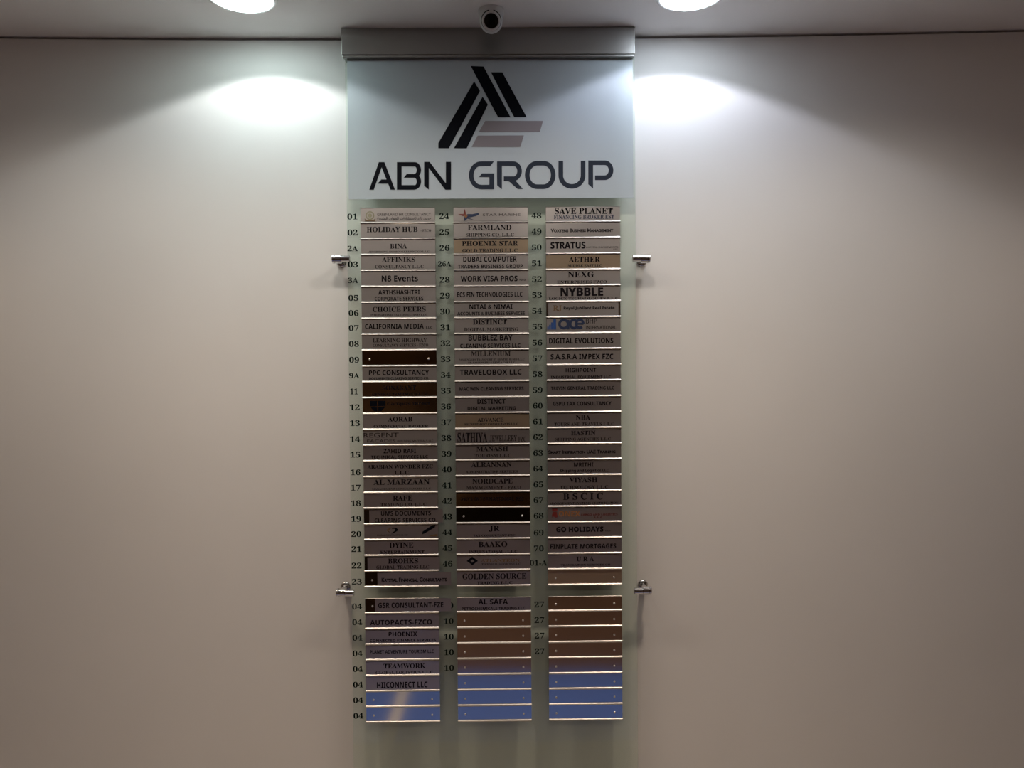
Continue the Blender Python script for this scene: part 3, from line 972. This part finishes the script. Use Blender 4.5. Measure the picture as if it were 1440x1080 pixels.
bm = bmesh.new()
add_box(bm, bx0 + 0.002, bx1 - 0.002, 2.0632 - WALL_Y, 2.0735 - WALL_Y, bz0 - 0.0068, bz0 - 0.0001)
bevel_all(bm, 0.0012, 2)
from_bm('lower_lip', bm, M['steel'], root)


# ------------------------------------------------------------------ chrome clips that hold the glass off the wall
def clip(x_post, z, side, big_out, label):
    """side -1: left edge of the glass, 1: right edge."""
    root = empty('panel_clip', (x_post, WALL_Y, z))
    tag(root, label, 'clip', 'chrome clips holding the glass panel')
    bm = bmesh.new()
    add_lathe(bm, [(0.0003, 0.0145), (0.002, 0.0145), (0.004, 0.0135), (0.0055, 0.011), (0.006, 0.0085)], (0, 0, 0), (0, -1, 0), 40)
    from_bm('wall_flange', bm, M['chrome'], root, True)
    yc = 2.070 - WALL_Y
    bm = bmesh.new()
    add_lathe(bm, [(0.0055, 0.0075), (-yc - 0.004, 0.0075)], (0, 0, 0), (0, -1, 0), 32)
    from_bm('post', bm, M['chrome'], root, True)
    r = 0.0118
    bm = bmesh.new()
    s = side
    add_lathe(bm, [(-0.011, r * .86), (-0.0102, r), (0.0048, r), (0.0058, r * .8), (0.0066, r * .8), (0.0074, r), (0.0125, r), (0.0136, r * .84)], (0, yc, 0), (s, 0, 0), 40)
    from_bm('clamp_body', bm, M['chrome'], root, True)
    bm = bmesh.new()
    add_lathe(bm, [(0.0112, 0.0080), (0.0118, 0.0088), (0.0335, 0.0088), (0.0345, 0.0076)], (0, yc - 0.0050, 0), (-s, 0, 0), 36)
    from_bm('clamp_jaw', bm, M['chrome'], root, True)
    return root


clip(-0.4385, EYE + 0.2945, -1, True, 'chrome clip on the left edge of the glass, beside number 03')
clip(0.3820, EYE + 0.2905, 1, True, 'chrome clip on the right edge of the glass, level with number 51')
clip(-0.4385, EYE - 0.5985, -1, True, 'chrome clip on the left edge of the glass, just below number 23')
clip(0.3820, EYE - 0.6020, 1, True, 'chrome clip on the right edge of the glass, below the level of 01-A')

# ------------------------------------------------------------------ security camera
CX, CY = -0.0225, 1.966
cz = ceil_z(CX)
root = empty('security_camera', (CX, CY, cz))
tag(root, 'white ball-shaped security camera under the ceiling in front of the steel header', 'security camera')
bm = bmesh.new()
add_lathe(bm, [(0.0002, 0.0325), (0.003, 0.033), (0.012, 0.0318), (0.020, 0.0295), (0.0215, 0.0275)], (0, 0, 0), (0, 0, -1), 48)
from_bm('mounting_base', bm, M['white_plastic'], root, True)
BC = Vector((0.0, -0.002, -0.0285))
aim = (Vector((0, 0, EYE + 0.12)) - (Vector((CX, CY, cz)) + BC)).normalized()
bm = bmesh.new()
RB = 0.0288
prof = [(RB * math.cos(a), RB * math.sin(a)) for a in [math.radians(180 - 6 - k * 7.2) for k in range(20)]]
prof += [(0.0242, 0.0158), (0.0215, 0.0150)]
add_lathe(bm, prof, BC, aim, 48)
eye = from_bm('camera_ball', bm, M['white_plastic'], root, True)
bm = bmesh.new()
add_lathe(bm, [(0.0214, 0.0226), (0.0222, 0.0236), (0.0236, 0.0236), (0.0252, 0.0222), (0.0262, 0.0198), (0.0258, 0.0182), (0.0232, 0.0176)], BC, aim, 48, False, False)
from_bm('lens_ring', bm, M['white_plastic'], eye, True)
bm = bmesh.new()
add_lathe(bm, [(0.0225, 0.0178), (0.0248, 0.0176), (0.0256, 0.012), (0.0259, 0.004), (0.026, 0.0005)], BC, aim, 40)
from_bm('lens_window', bm, M['black_lens'], eye, True)
bm = bmesh.new()
_side = aim.cross(Vector((0, 0, 1))).normalized()
_top = _side.cross(aim).normalized()
add_lathe(bm, [(0.0196, 0.0238), (0.0204, 0.0250), (0.0212, 0.0250), (0.0216, 0.0238)], BC + _top * 0.0012, aim, 48)
from_bm('seal', bm, M['black_lens'], eye, True)  # black ring added as the shaded gap around the ball
